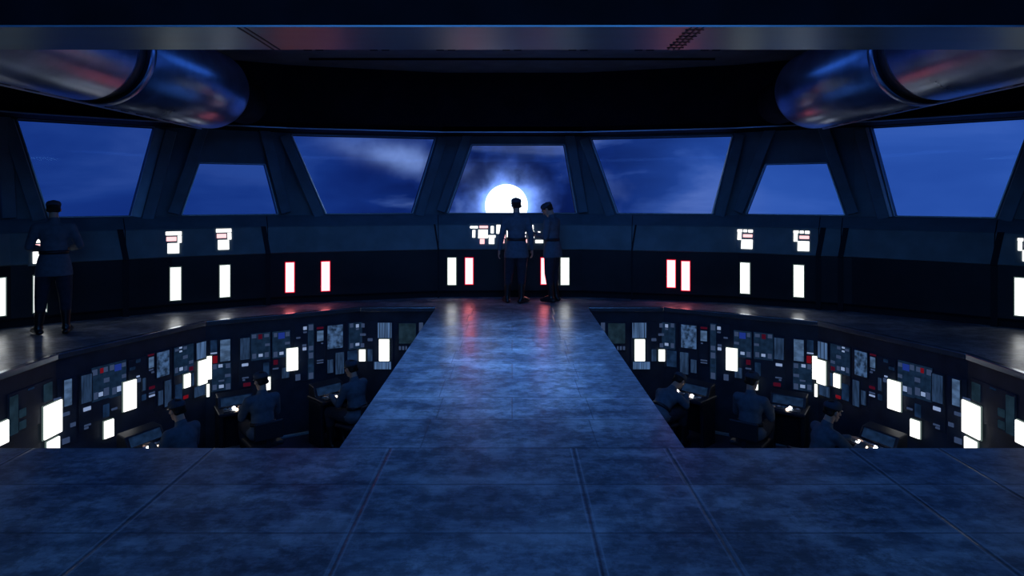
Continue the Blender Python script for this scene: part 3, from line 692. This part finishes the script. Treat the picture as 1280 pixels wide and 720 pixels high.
for sgn, side in ((-1, 'left'), (1, 'right')):
    for phrase, rects in UNITS:
        bk = [(r[0], r[1], r[2], r[3]) for r in rects]
        seg = seg_for(sum((r[0]+r[2])/2 for r in rects)/len(rects))
        x0 = min(r[0] for r in bk)-1.5; x1 = max(r[2] for r in bk)+1.5
        lim = {0: (450.5, 546), 1: (257.5, 449.5), 2: (70.5, 256.5), 3: (-60, 69.5)}[seg]
        x0, x1 = max(x0, lim[0]), min(x1, lim[1])
        if phrase.startswith('square keypad panel above the small'): x1 = 449.8
        p0, p1, _, _, u, n_in = pit_rect((x0, 400, x1, 410), sgn)
        org = (p0+p1)/2
        zs = [pit_rect(r, sgn)[2:4] for r in rects]
        z0 = min(a for a, b in zs)-.02; z1 = max(b for a, b in zs)+.02
        root = empty('instrument_panel', org, label=phrase+' on the %s pit wall' % side, cat='instrument panel', group='instrument panels in the %s pit' % side)
        mb = MB(); slabm(mb, p0, p1, z0, z1, n_in, 0.002, 0.016, org); mb.build('back_plate', M['plate'], root, bevel=0.004)
        for pd in LIT_PADS:
            if x0-2 < (pd[0]+pd[2])/2 < x1+2 and any(pd[0] <= (r[0]+r[2])/2 <= pd[2] and pd[1] <= (r[1]+r[3])/2 <= pd[3] for r in rects):
                a0, a1, c0, c1, u2, n2 = pit_rect(pd, sgn)
                mb = MB(); slabm(mb, a0, a1, c0, c1, n2, 0.012, 0.0185, org); mb.build('keypad', SCR['pad'], root)
        for r in rects:
            a0, a1, c0, c1, u2, n2 = pit_rect(r, sgn)
            mb = MB(); slabm(mb, a0, a1, c0, c1, n2, 0.016, 0.026, org)
            t = r[4]
            o = mb.build(NAMES[t], SCR[t], root)
            if t in 'rR': o['label'] = 'red key'
            if t == 'B': o['label'] = 'blue key'
            if t in 'lgms' and (r[3]-r[1]) > 12:
                mb = MB(); e = 0.008
                slabm(mb, a0-u2*e, a0, c0-e, c1+e, n2, 0.014, 0.032, org); slabm(mb, a1, a1+u2*e, c0-e, c1+e, n2, 0.014, 0.032, org)
                slabm(mb, a0, a1, c1, c1+e, n2, 0.014, 0.032, org); slabm(mb, a0, a1, c0-e, c0, n2, 0.014, 0.032, org)
                mb.build('border', M['plate'], o).matrix_parent_inverse = Matrix.Identity(4)
    for phrase, rects in LAMPS:
        r = rects[0]; p0, p1, z0, z1, u, n_in = pit_rect(r, sgn); org = (p0+p1)/2
        root = empty('wall_lamp', org, label='bright white %s in the %s pit' % (phrase, side), cat='lamp', group='bright wall lamps in the %s pit' % side)
        mb = MB(); slabm(mb, p0+u*.006, p1-u*.006, z0+.006, z1-.006, n_in, 0.03, 0.055, org); mb.build('diffuser', M['lamp'], root, bevel=0.008)
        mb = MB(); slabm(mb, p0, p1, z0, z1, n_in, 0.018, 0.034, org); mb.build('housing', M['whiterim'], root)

# ------------------------------------------------------------------ ducts under the ceiling
for s, side in ((-1, 'left'), (1, 'right')):
    root = empty('ceiling_duct', (s*4.15, 0, 3.274), label='fat round metal duct under the ceiling on the %s' % side, cat='duct', group='round ceiling ducts')
    R = 0.53
    MB().lathe([(R, 6.42), (R, 8.72), (R*.985, 8.82), (R*.94, 8.90), (R*.86, 8.96), (R*.80, 8.98)], 64, 'y').build('rear_shell', M['duct'], root, smooth=True)
    MB().lathe([(R*.62, 8.9), (R*.62, 10.0)], 48, 'y').build('end_neck', M['black'], root, smooth=True)
    MB().lathe([(R*1.0, -3.95), (R*1.0, 6.20), (R*.985, 6.24)], 64, 'y').build('front_shell', M['duct'], root, smooth=True)
    MB().lathe([(R*.93, 6.2), (R*.93, 6.45)], 48, 'y').build('collar', M['ductd'], root, smooth=True)
    rg = MB(); rg.lathe([(R*1.0, 6.42), (R*1.03, 6.44), (R*1.03, 6.50), (R*1.0, 6.52)], 64, 'y'); rg.build('ring', M['duct'], root, smooth=True)
    rl = MB(); ang_ = math.radians(-104) if s < 0 else math.radians(-76)
    c_, s_ = math.cos(ang_)*R, math.sin(ang_)*R
    for k in range(22):
        y = -1.0+k*0.33+ (0.5 if k > 20 else 0)
        a_ = MB().box(c_-.03, y, s_-.012, c_+.03, y+.16, s_+.012)
        if k in range(2, 22): a_.build('bracket', M['ductd'], root)
    for k in range(7):
        y = 6.7+k*0.28
        MB().box(c_-.03, y, s_-.012, c_+.03, y+.12, s_+.012).build('bracket', M['ductd'], root)
    MB().box(c_-.012, -3.9, s_-.022, c_+.012, 8.8, s_-.004).build('rail', M['edge'], root)
    # hangers up to the ceiling
    for y in (5.0, 7.6):
        MB().box(-.05, y-.05, R-.03, .05, y+.05, HC-3.274).build('hanger', M['ductd'], root)

# ------------------------------------------------------------------ moon, far beyond the glass
D = 420.0
mo = MB().ell((0, 0, 0), D*.0335, D*.0335, D*.0335, None, 48, 32).build('moon', M['moon'], smooth=True)
mo.location = Vector((0, 0, EYE))+MOON*D
tag(mo, 'bright full moon low behind the centre window', 'moon')

# ------------------------------------------------------------------ people
def hand(mb, w_, d, nrm, thumb, curl):     # w_ wrist, d along the palm, nrm out of the palm's back, thumb direction
    d = d.normalized(); th = (thumb-d*thumb.dot(d)).normalized(); nb = d.cross(th)
    if nb.dot(nrm) < 0: nb = -nb
    mb.cap(w_, .026, w_+d*.035, .030, .62, nb)
    for k in range(4):
        x = (.030, .010, -.010, -.029)[k]
        mb.cap(w_+d*.03+th*x*.8, .015, w_+d*.088+th*x, .0115)
        L = (.072, .080, .074, .058)[k]; p = w_+d*.088+th*x; dr = d.copy()
        for j, f_ in enumerate((.42, .32, .26)):
            a = curl*(.6+.5*j)
            dr = (dr*math.cos(a)-nb*math.sin(a)).normalized()
            nb2 = (nb*math.cos(a)+dr*0).normalized()
            q_ = p+dr*L*f_; mb.cap(p, .0098-.001*j, q_, .0092-.001*j, n=8, k=3); p = q_
    t0 = w_+d*.022+th*.026; t1 = t0+(d*.6+th*.6-nb*.25).normalized()*.042; t2 = t1+(d*.9+th*.15-nb*.35*min(1, curl+.4)).normalized()*.034
    mb.cap(t0, .0145, t1, .0115, n=8, k=3); mb.cap(t1, .0110, t2, .0090, n=8, k=3)
def person(name, loc, rz, label, J, group=None, cap=True, hz=(0, 0, 0), fold=True, scale=1.0, low=False, girth=1.0):
    """J: joints in the person's own frame (x right, y ahead, z up)."""
    root = empty(name, loc, rz, label=label, cat='person', group=group); root.scale = (scale,)*3
    V = {k: Vector(v) for k, v in J.items()}
    HR = Matrix.Rotation(hz[2], 3, 'Z') @ Matrix.Rotation(hz[0], 3, 'X') @ Matrix.Rotation(hz[1], 3, 'Y')
    hc = V['head']
    def H(x, y, z): return hc+HR @ Vector((x, y, z))
    spine = (V['neck']-V['pelvis']).normalized()
    across = (V['sho_r']-V['sho_l']).normalized(); fwd = spine.cross(across) * -1
    if fwd.y < 0 and abs(fwd.y) > .2: fwd = -fwd
    # --- one continuous body
    b = MB()
    b.ell(H(0, -.012, .035), .076, .094, .088, HR, 20, 14); b.cap(H(0, .018, -.02), .062, H(0, .045, -.075), .040, .85, HR @ Vector((0, 1, 0)))
    b.cap(H(0, .085, .015), .011, H(0, .104, -.022), .015); b.cap(H(-.03, .078, .035), .013, H(.03, .078, .035), .013)
    b.cap(H(-.018, .082, -.052), .010, H(.018, .082, -.052), .010)
    for s in (-1, 1):
        b.ell(H(s*.078, -.008, -.005), .009, .020, .032, HR, 10, 8); b.ell(H(s*.033, .066, -.012), .022, .018, .02, HR, 10, 8)
    b.cap(V['neck'], .060, H(0, -.02, -.05), .054)
    mid = V['pelvis'].lerp(V['neck'], .5)
    b.cap(V['pelvis'], .13, mid, .115, .72, fwd); b.cap(mid, .12, V['neck']-spine*.12, .125, .7, fwd)
    b.cap(V['neck']-spine*.05, .075, V['sho_l'], .05); b.cap(V['neck']-spine*.05, .075, V['sho_r'], .05)
    for s, t in ((-1, 'l'), (1, 'r')):
        b.cap(V['sho_'+t], .050, V['elb_'+t], .039); b.cap(V['elb_'+t], .038, V['wri_'+t], .026)
        b.cap(V['hip_'+t], .082, V['kne_'+t], .055); b.cap(V['kne_'+t], .053, V['ank_'+t], .036)
        b.cap(V['ank_'+t], .030, V['ank_'+t].lerp(V['toe_'+t], .7), .018)
        hd = V.get('hnd_'+t, (V['wri_'+t]-V['elb_'+t])).normalized()
        pn = V.get('pal_'+t, Vector((s, 0, 0))); tb = V.get('thu_'+t, Vector((0, 1, 0)))
        hand(b, V['wri_'+t], hd, pn, tb, J.get('curl', .35) if not isinstance(J.get('curl'), tuple) else .35)
    b.build('body', M['skin'], root, remesh=.0075 if not low else .0085, relax=2)
    # --- tunic with standing collar, sleeves and flared skirt
    t_ = MB()
    g = girth
    t_.cap(V['pelvis']+spine*.06, .160*g, mid, .150*g, .70, fwd); t_.cap(mid, .150*g, V['neck']-spine*.15, .182*g, .64, fwd)
    t_.cap(V['neck']-spine*.075, .088, V['sho_l'], .066); t_.cap(V['neck']-spine*.075, .088, V['sho_r'], .066)
    t_.cap(V['neck']-spine*.03, .072, V['neck']+(H(0, -.02, -.05)-V['neck'])*.25, .066)
    for t in 'lr':
        t_.cap(V['sho_'+t], .067, V['elb_'+t], .054); t_.cap(V['elb_'+t], .053, V['elb_'+t].lerp(V['wri_'+t], .93), .040)
    if J.get('seated'):
        for t in 'lr': t_.cap(V['pelvis'].lerp(V['hip_'+t], .8), .125, V['hip_'+t].lerp(V['kne_'+t], .35), .098, .85, (0, 0, 1))
    else:
        vs = []; nn = 32; lv = ((.12, .150, .108), (.02, .182, .138), (-.10, .205, .155), (-.20, .215, .160))
        for h_, ra_, rb_ in lv:
            for i in range(nn):
                a = 2*math.pi*i/nn; vs.append(V['pelvis']+spine*h_+across*(math.cos(a)*ra_*g)+fwd*(math.sin(a)*rb_*g))
        t_.add(vs, [(j*nn+i, j*nn+(i+1) % nn, (j+1)*nn+(i+1) % nn, (j+1)*nn+i) for j in range(3) for i in range(nn)]+[tuple(range(nn))[::-1], tuple(3*nn+i for i in range(nn))])
    t_.build('tunic', M['tunic'], root, remesh=.013, relax=5)
    bz = V['pelvis']+spine*.115
    bl = MB(); n = 36; u_, v_ = across, fwd
    ra, rb = .160*g, .116*g
    pts = []
    for (dr, dz) in ((0, -.024), (.008, -.024), (.008, .024), (0, .024)):
        for i in range(n):
            a = 2*math.pi*i/n; pts.append(bz+u_*(math.cos(a)*(ra+dr))+v_*(math.sin(a)*(rb+dr))+spine*dz)
    bl.add(pts, [(j*n+i, j*n+(i+1) % n, ((j+1) % 4)*n+(i+1) % n, ((j+1) % 4)*n+i) for j in range(4) for i in range(n)])
    be = bl.build('belt', M['belt'], root, smooth=True)
    MB().cap(bz+v_*(rb+.008)-u_*.018, .022, bz+v_*(rb+.008)+u_*.018, .022, .35, v_).build('buckle', M['edge'], be, smooth=True)
    # --- trousers and boots
    tr = MB()
    tr.cap(V['hip_l'], .100, V['hip_r'], .100, .95, fwd)
    for t in 'lr':
        tr.cap(V['hip_'+t], .100, V['hip_'+t].lerp(V['kne_'+t], .35), .104); tr.cap(V['hip_'+t].lerp(V['kne_'+t], .35), .104, V['kne_'+t], .080); tr.cap(V['kne_'+t], .080, V['kne_'+t].lerp(V['ank_'+t], .45), .064)
    tr.build('trousers', M['trouser'], root, remesh=.013, relax=4)
    for t in 'lr':
        k, a, o_ = V['kne_'+t], V['ank_'+t], V['toe_'+t]
        bt = MB(); bt.cap(k.lerp(a, .25), .070, k.lerp(a, .8), .052); bt.cap(k.lerp(a, .75), .052, a, .045)
        heel = a+(a-o_).normalized()*.04; heel.z = min(a.z, o_.z)-.005 if abs(a.z-o_.z) < .12 else a.z
        bt.cap(heel, .046, o_, .042, .85, (0, 0, 1)); bt.cap(a, .056, a.lerp(o_, .7), .048)
        bt.build('boot', M['boot'], root, remesh=.011, relax=3)
    # --- hair and cap
    hr = MB(); hr.ell(H(0, -.020, .040), .082, .098, .088, HR, 20, 12); hr.cap(H(-.05, -.06, -.02), .032, H(.05, -.06, -.02), .032)
    hr.build('hair', M['hair'], root, remesh=.010, relax=3)
    if cap:
        cp = MB(); n = 32; vs = []
        for r, z, yo in ((.086, .036, 0), (.091, .052, 0), (.093, .078, -.002), (.084, .100, -.004), (.062, .116, -.006), (.028, .123, -.008)):
            for i in range(n):
                a = 2*math.pi*i/n; vs.append(H(math.cos(a)*r*.93, math.sin(a)*r*1.14-.014+yo, z+.012*math.sin(a)*(1 if z > .06 else 0)))
        fs = [(j*n+i, j*n+(i+1) % n, (j+1)*n+(i+1) % n, (j+1)*n+i) for j in range(5) for i in range(n)]
        fs += [tuple(range(n))[::-1], tuple(5*n+i for i in range(n))]
        cp.add(vs, fs); co = cp.build('cap', M['cap'], root, smooth=True)
        br = MB(); vs = []
        for i in range(13):
            a = math.radians(20+i*140/12)
            for rr, dz in ((.9, 0), (1.28, -.018)):
                vs.append(H(math.cos(a)*.090*.93*(rr if rr < 1 else 1.04), math.sin(a)*.1*rr-.012, .046+dz)); vs.append(H(math.cos(a)*.090*.93*(rr if rr < 1 else 1.04), math.sin(a)*.1*rr-.012, .052+dz))
        fs = []
        for i in range(12):
            k0, k1 = i*4, (i+1)*4
            fs += [(k0, k0+2, k1+2, k1), (k0+1, k1+1, k1+3, k0+3), (k0+2, k0+3, k1+3, k1+2), (k0, k1, k1+1, k0+1)]
        br.add(vs, fs).build('brim', M['boot'], co, smooth=True)
    return root

STAND = dict(head=(0, .0, 1.665), neck=(0, -.01, 1.49), pelvis=(0, 0, .98), sho_l=(-.190, -.01, 1.42), sho_r=(.190, -.01, 1.42),
             elb_l=(-.235, -.04, 1.15), elb_r=(.235, -.04, 1.15), wri_l=(-.262, .02, .90), wri_r=(.262, .02, .90),
             hip_l=(-.095, 0, .90), hip_r=(.095, 0, .90), kne_l=(-.105, .02, .50), kne_r=(.105, .02, .50),
             ank_l=(-.11, -.02, .085), ank_r=(.11, -.02, .085), toe_l=(-.13, .14, .045), toe_r=(.13, .14, .045))
# officer in the middle of the walkway's end, back to us
A = dict(STAND, elb_l=(-.25, -.05, 1.16), wri_l=(-.29, -.02, .91), elb_r=(.245, -.03, 1.16), wri_r=(.27, .03, .91), ank_l=(-.16, .02, .085), kne_l=(-.13, .03, .5), toe_l=(-.20, .17, .045),
         ank_r=(.08, -.06, .085), kne_r=(.09, .0, .5), toe_r=(.20, .06, .045), head=(-.005, .01, 1.668))
person('person', (0.075, 10.93, 0), math.radians(4), 'officer in dark cap standing with back to us, arms down, in front of the moon', A, cap=True, hz=(-.08, 0, .25), scale=1.0)
B = dict(STAND, head=(0.0, .095, 1.615), neck=(0, .015, 1.465), sho_l=(-.17, .02, 1.41), sho_r=(.17, .0, 1.41), elb_l=(-.21, .04, 1.14), elb_r=(.215, .02, 1.14),
         wri_l=(-.10, .25, 1.17), wri_r=(.09, .27, 1.15), hnd_l=(.5, .8, .1), hnd_r=(-.5, .8, .1), pal_l=(-.3, 0, -1), pal_r=(.3, 0, -1), thu_l=(1, 0, .5), thu_r=(-1, 0, .5),
         ank_l=(-.09, -.02, .085), ank_r=(.10, -.03, .085))
pb = person('person', (0.70, 11.05, 0), math.radians(62), 'officer in dark cap with bowed head, standing side-on at the right of the pair', B, hz=(-.62, 0, .15), scale=.985)
td = empty('data_tablet', (0.70-.30*math.sin(math.radians(62))-0.005, 11.05+.31*math.cos(math.radians(62)), 1.17), math.radians(62), label='small dark handheld tablet held by the bowed officer', cat='tablet')
MB().box(-.085, -.06, 0, .085, .06, .014).build('case', M['desk'], td, bevel=.005); MB().box(-.072, -.048, .014, .072, .048, .0155).build('screen', SCR['d'], td)
# lone officer at the left, working at the console
Cc = dict(STAND, elb_l=(-.27, .02, 1.17), elb_r=(.285, .03, 1.17), wri_l=(-.16, .24, 1.12), wri_r=(.17, .24, 1.12), head=(-.01, .05, 1.655), neck=(0, .0, 1.49),
          hnd_l=(.3, .9, 0), hnd_r=(-.3, .9, 0), pal_l=(0, 0, 1), pal_r=(0, 0, 1), thu_l=(1, 0, 0), thu_r=(-1, 0, 0),
          ank_l=(-.17, .03, .085), kne_l=(-.14, .03, .5), toe_l=(-.24, .17, .045), ank_r=(.14, -.05, .085), toe_r=(.17, .11, .045), kne_r=(.125, 0, .5))
person('person', (-6.04, 8.44, 0), math.radians(30), 'officer in dark cap standing alone at the console on the left edge, hands in front', Cc, hz=(-.25, 0, .1), scale=.99)

# seated crew, facing their desks; built facing +y and turned
SEAT = dict(head=(0, .08, 1.185), neck=(0, .015, 1.02), pelvis=(0, -.02, .54), sho_l=(-.175, .02, .96), sho_r=(.175, .02, .96),
            elb_l=(-.23, .13, .72), elb_r=(.23, .13, .72), wri_l=(-.17, .36, .80), wri_r=(.17, .36, .80), hip_l=(-.095, .0, .52), hip_r=(.095, .0, .52),
            kne_l=(-.12, .43, .53), kne_r=(.12, .43, .53), ank_l=(-.12, .40, .085), ank_r=(.12, .40, .085), toe_l=(-.13, .55, .045), toe_r=(.13, .55, .045),
            hnd_l=(.15, 1, -.1), hnd_r=(-.15, 1, -.1), pal_l=(0, 0, 1), pal_r=(0, 0, 1), thu_l=(1, 0, 0), thu_r=(-1, 0, 0))
SEAT['seated'] = (1, 0, 0)
def chair(loc, rz, label):
    r = empty('swivel_chair', loc, rz, label=label, cat='chair', group='swivel chairs in the crew pits')
    MB().box(-.22, -.22, .37, .22, .22, .43).build('seat', M['chair'], r, bevel=.025, seg=3)
    MB().box(-.19, -.30, .50, .19, -.26, .74).build('backrest', M['chair'], r, bevel=.022, seg=3)
    MB().box(-.03, -.27, .36, .03, -.25, .60).build('back_bracket', M['desk'], r)
    MB().lathe([(.03, .05), (.03, .37)], 20).build('column', M['desk'], r, smooth=True)
    for k in range(5):
        a = k*2*math.pi/5
        l = MB().hexa([(-.025, 0, .03), (.025, 0, .03), (.015, .27, .0), (-.015, .27, .0), (-.025, 0, .07), (.025, 0, .07), (.015, .27, .03), (-.015, .27, .03)]).build('leg', M['desk'], r)
        l.rotation_euler = (0, 0, a)
def desk(loc, rz, label, lamps):
    r = empty('crew_desk', loc, rz, label=label, cat='desk', group='crew desks in the pits')
    for x0 in (-.25, .19): MB().box(x0, -.14, .0, x0+.06, .22, .66).build('pedestal', M['desk'], r, bevel=.012)
    MB().box(-.19, .17, .10, .19, .20, .66).build('modesty_panel', M['desk'], r)
    MB().box(-.27, -.24, .66, .27, .24, .71).build('desktop', M['desk'], r, bevel=.012)
    MB().hexa([(-.24, .02, .71), (.24, .02, .71), (.24, .24, .71), (-.24, .24, .71), (-.24, .09, .85), (.24, .09, .85), (.24, .24, .88), (-.24, .24, .88)]).build('display_housing', M['desk'], r, bevel=.01)
    MB().hexa([(-.20, .022, .735), (.20, .022, .735), (.20, .035, .735), (-.20, .035, .735), (-.20, .070, .835), (.20, .070, .835), (.20, .083, .835), (-.20, .083, .835)]).build('screen', SCR['d'], r)
    MB().box(-.20, -.20, .71, .20, -.04, .722).build('keyboard', M['plate'], r)
    for k in range(6): MB().box(-.18+k*.062, -.09, .722, -.14+k*.062, -.055, .728).build('key', SCR['q' if k % 2 else 'd'], r)
    for (x, y, z, m_) in lamps:
        MB().ell((x, y, z), .024, .024, .02, None, 14, 8).build('indicator_lamp', M[m_], r, smooth=True)
ps = -DEPTH
seats = [  # px of the person, distance, side, which, turn, lean; the desks stand mirrored
    (232, 7.45, -1, 'nearest', 66, .10, 'near the outer wall'),
    (328, 8.60, -1, 'middle', 38, .0, 'in the middle of the row'),
    (446, 9.25, -1, 'farthest', 58, .06, 'close to the walkway'),
    (822, 9.25, 1, 'farthest', 52, .55, 'close to the walkway, bent low'),
    (938, 8.60, 1, 'middle', 38, .0, 'in the middle of the row'),
    (1024, 7.45, 1, 'nearest', 80, .14, 'near the outer wall')]
DESKS = {'nearest': (186, 7.68, 66, 'near the outer wall'), 'middle': (296, 9.06, 33, 'in the middle of the row'), 'farthest': (414, 9.60, 46, 'close to the walkway')}
for px, y, f_, which, turn, lean, wh in seats:
    side = 'left' if f_ < 0 else 'right'
    x = (px-640)/F*y
    rz = math.radians(turn)*(-f_)
    S_ = dict(SEAT)
    for k in ('head', 'neck', 'sho_l', 'sho_r'):
        v = S_[k]; S_[k] = (v[0], v[1]+lean*(v[2]-.5), v[2]-lean*.12*(3 if lean > .3 else 1))
    if which == 'nearest' and side == 'right':
        S_['wri_r'] = (.10, .50, .80); S_['elb_r'] = (.21, .27, .76); S_['wri_l'] = (-.12, .50, .80); S_['elb_l'] = (-.21, .27, .76)
    if lean > .3:
        S_['head'] = (0, .50, .93)
        S_['wri_r'] = (.13, .50, .76); S_['elb_r'] = (.25, .33, .66); S_['wri_l'] = (-.13, .50, .76); S_['elb_l'] = (-.25, .33, .66)
    person('person', (x, y, ps), rz, 'officer in dark cap seated in the %s pit, %s' % (side, wh), S_, group='officers seated in the crew pits', hz=(-.22 if lean < .3 else -.7, 0, (.35 if side == 'left' else -.35) if which == 'middle' else 0), low=True)
    chair((x, y, ps), rz, 'dark swivel chair in the %s pit, %s' % (side, wh.split(',')[0]))
    dpx, dy, dturn, dwh = DESKS[which]
    dx = (dpx-640)/F*dy*(-f_)
    lamps = [(-.06, -.13, .74, 'spot'), (-.04, -.21, .735, 'spotw')]
    if which == 'nearest': lamps = [(-.12, -.16, .74, 'spot'), (.10, -.17, .74, 'spot'), (-.04, -.22, .73, 'spotw')]
    if which == 'farthest' and side == 'right': lamps.append((.20, -.10, .745, 'spot'))
    lamps = [(-q[0]*f_, *q[1:]) for q in lamps]
    desk((dx, dy, ps), math.radians(dturn)*(-f_), 'crew desk with glowing lamps in the %s pit, %s' % (side, dwh), lamps)
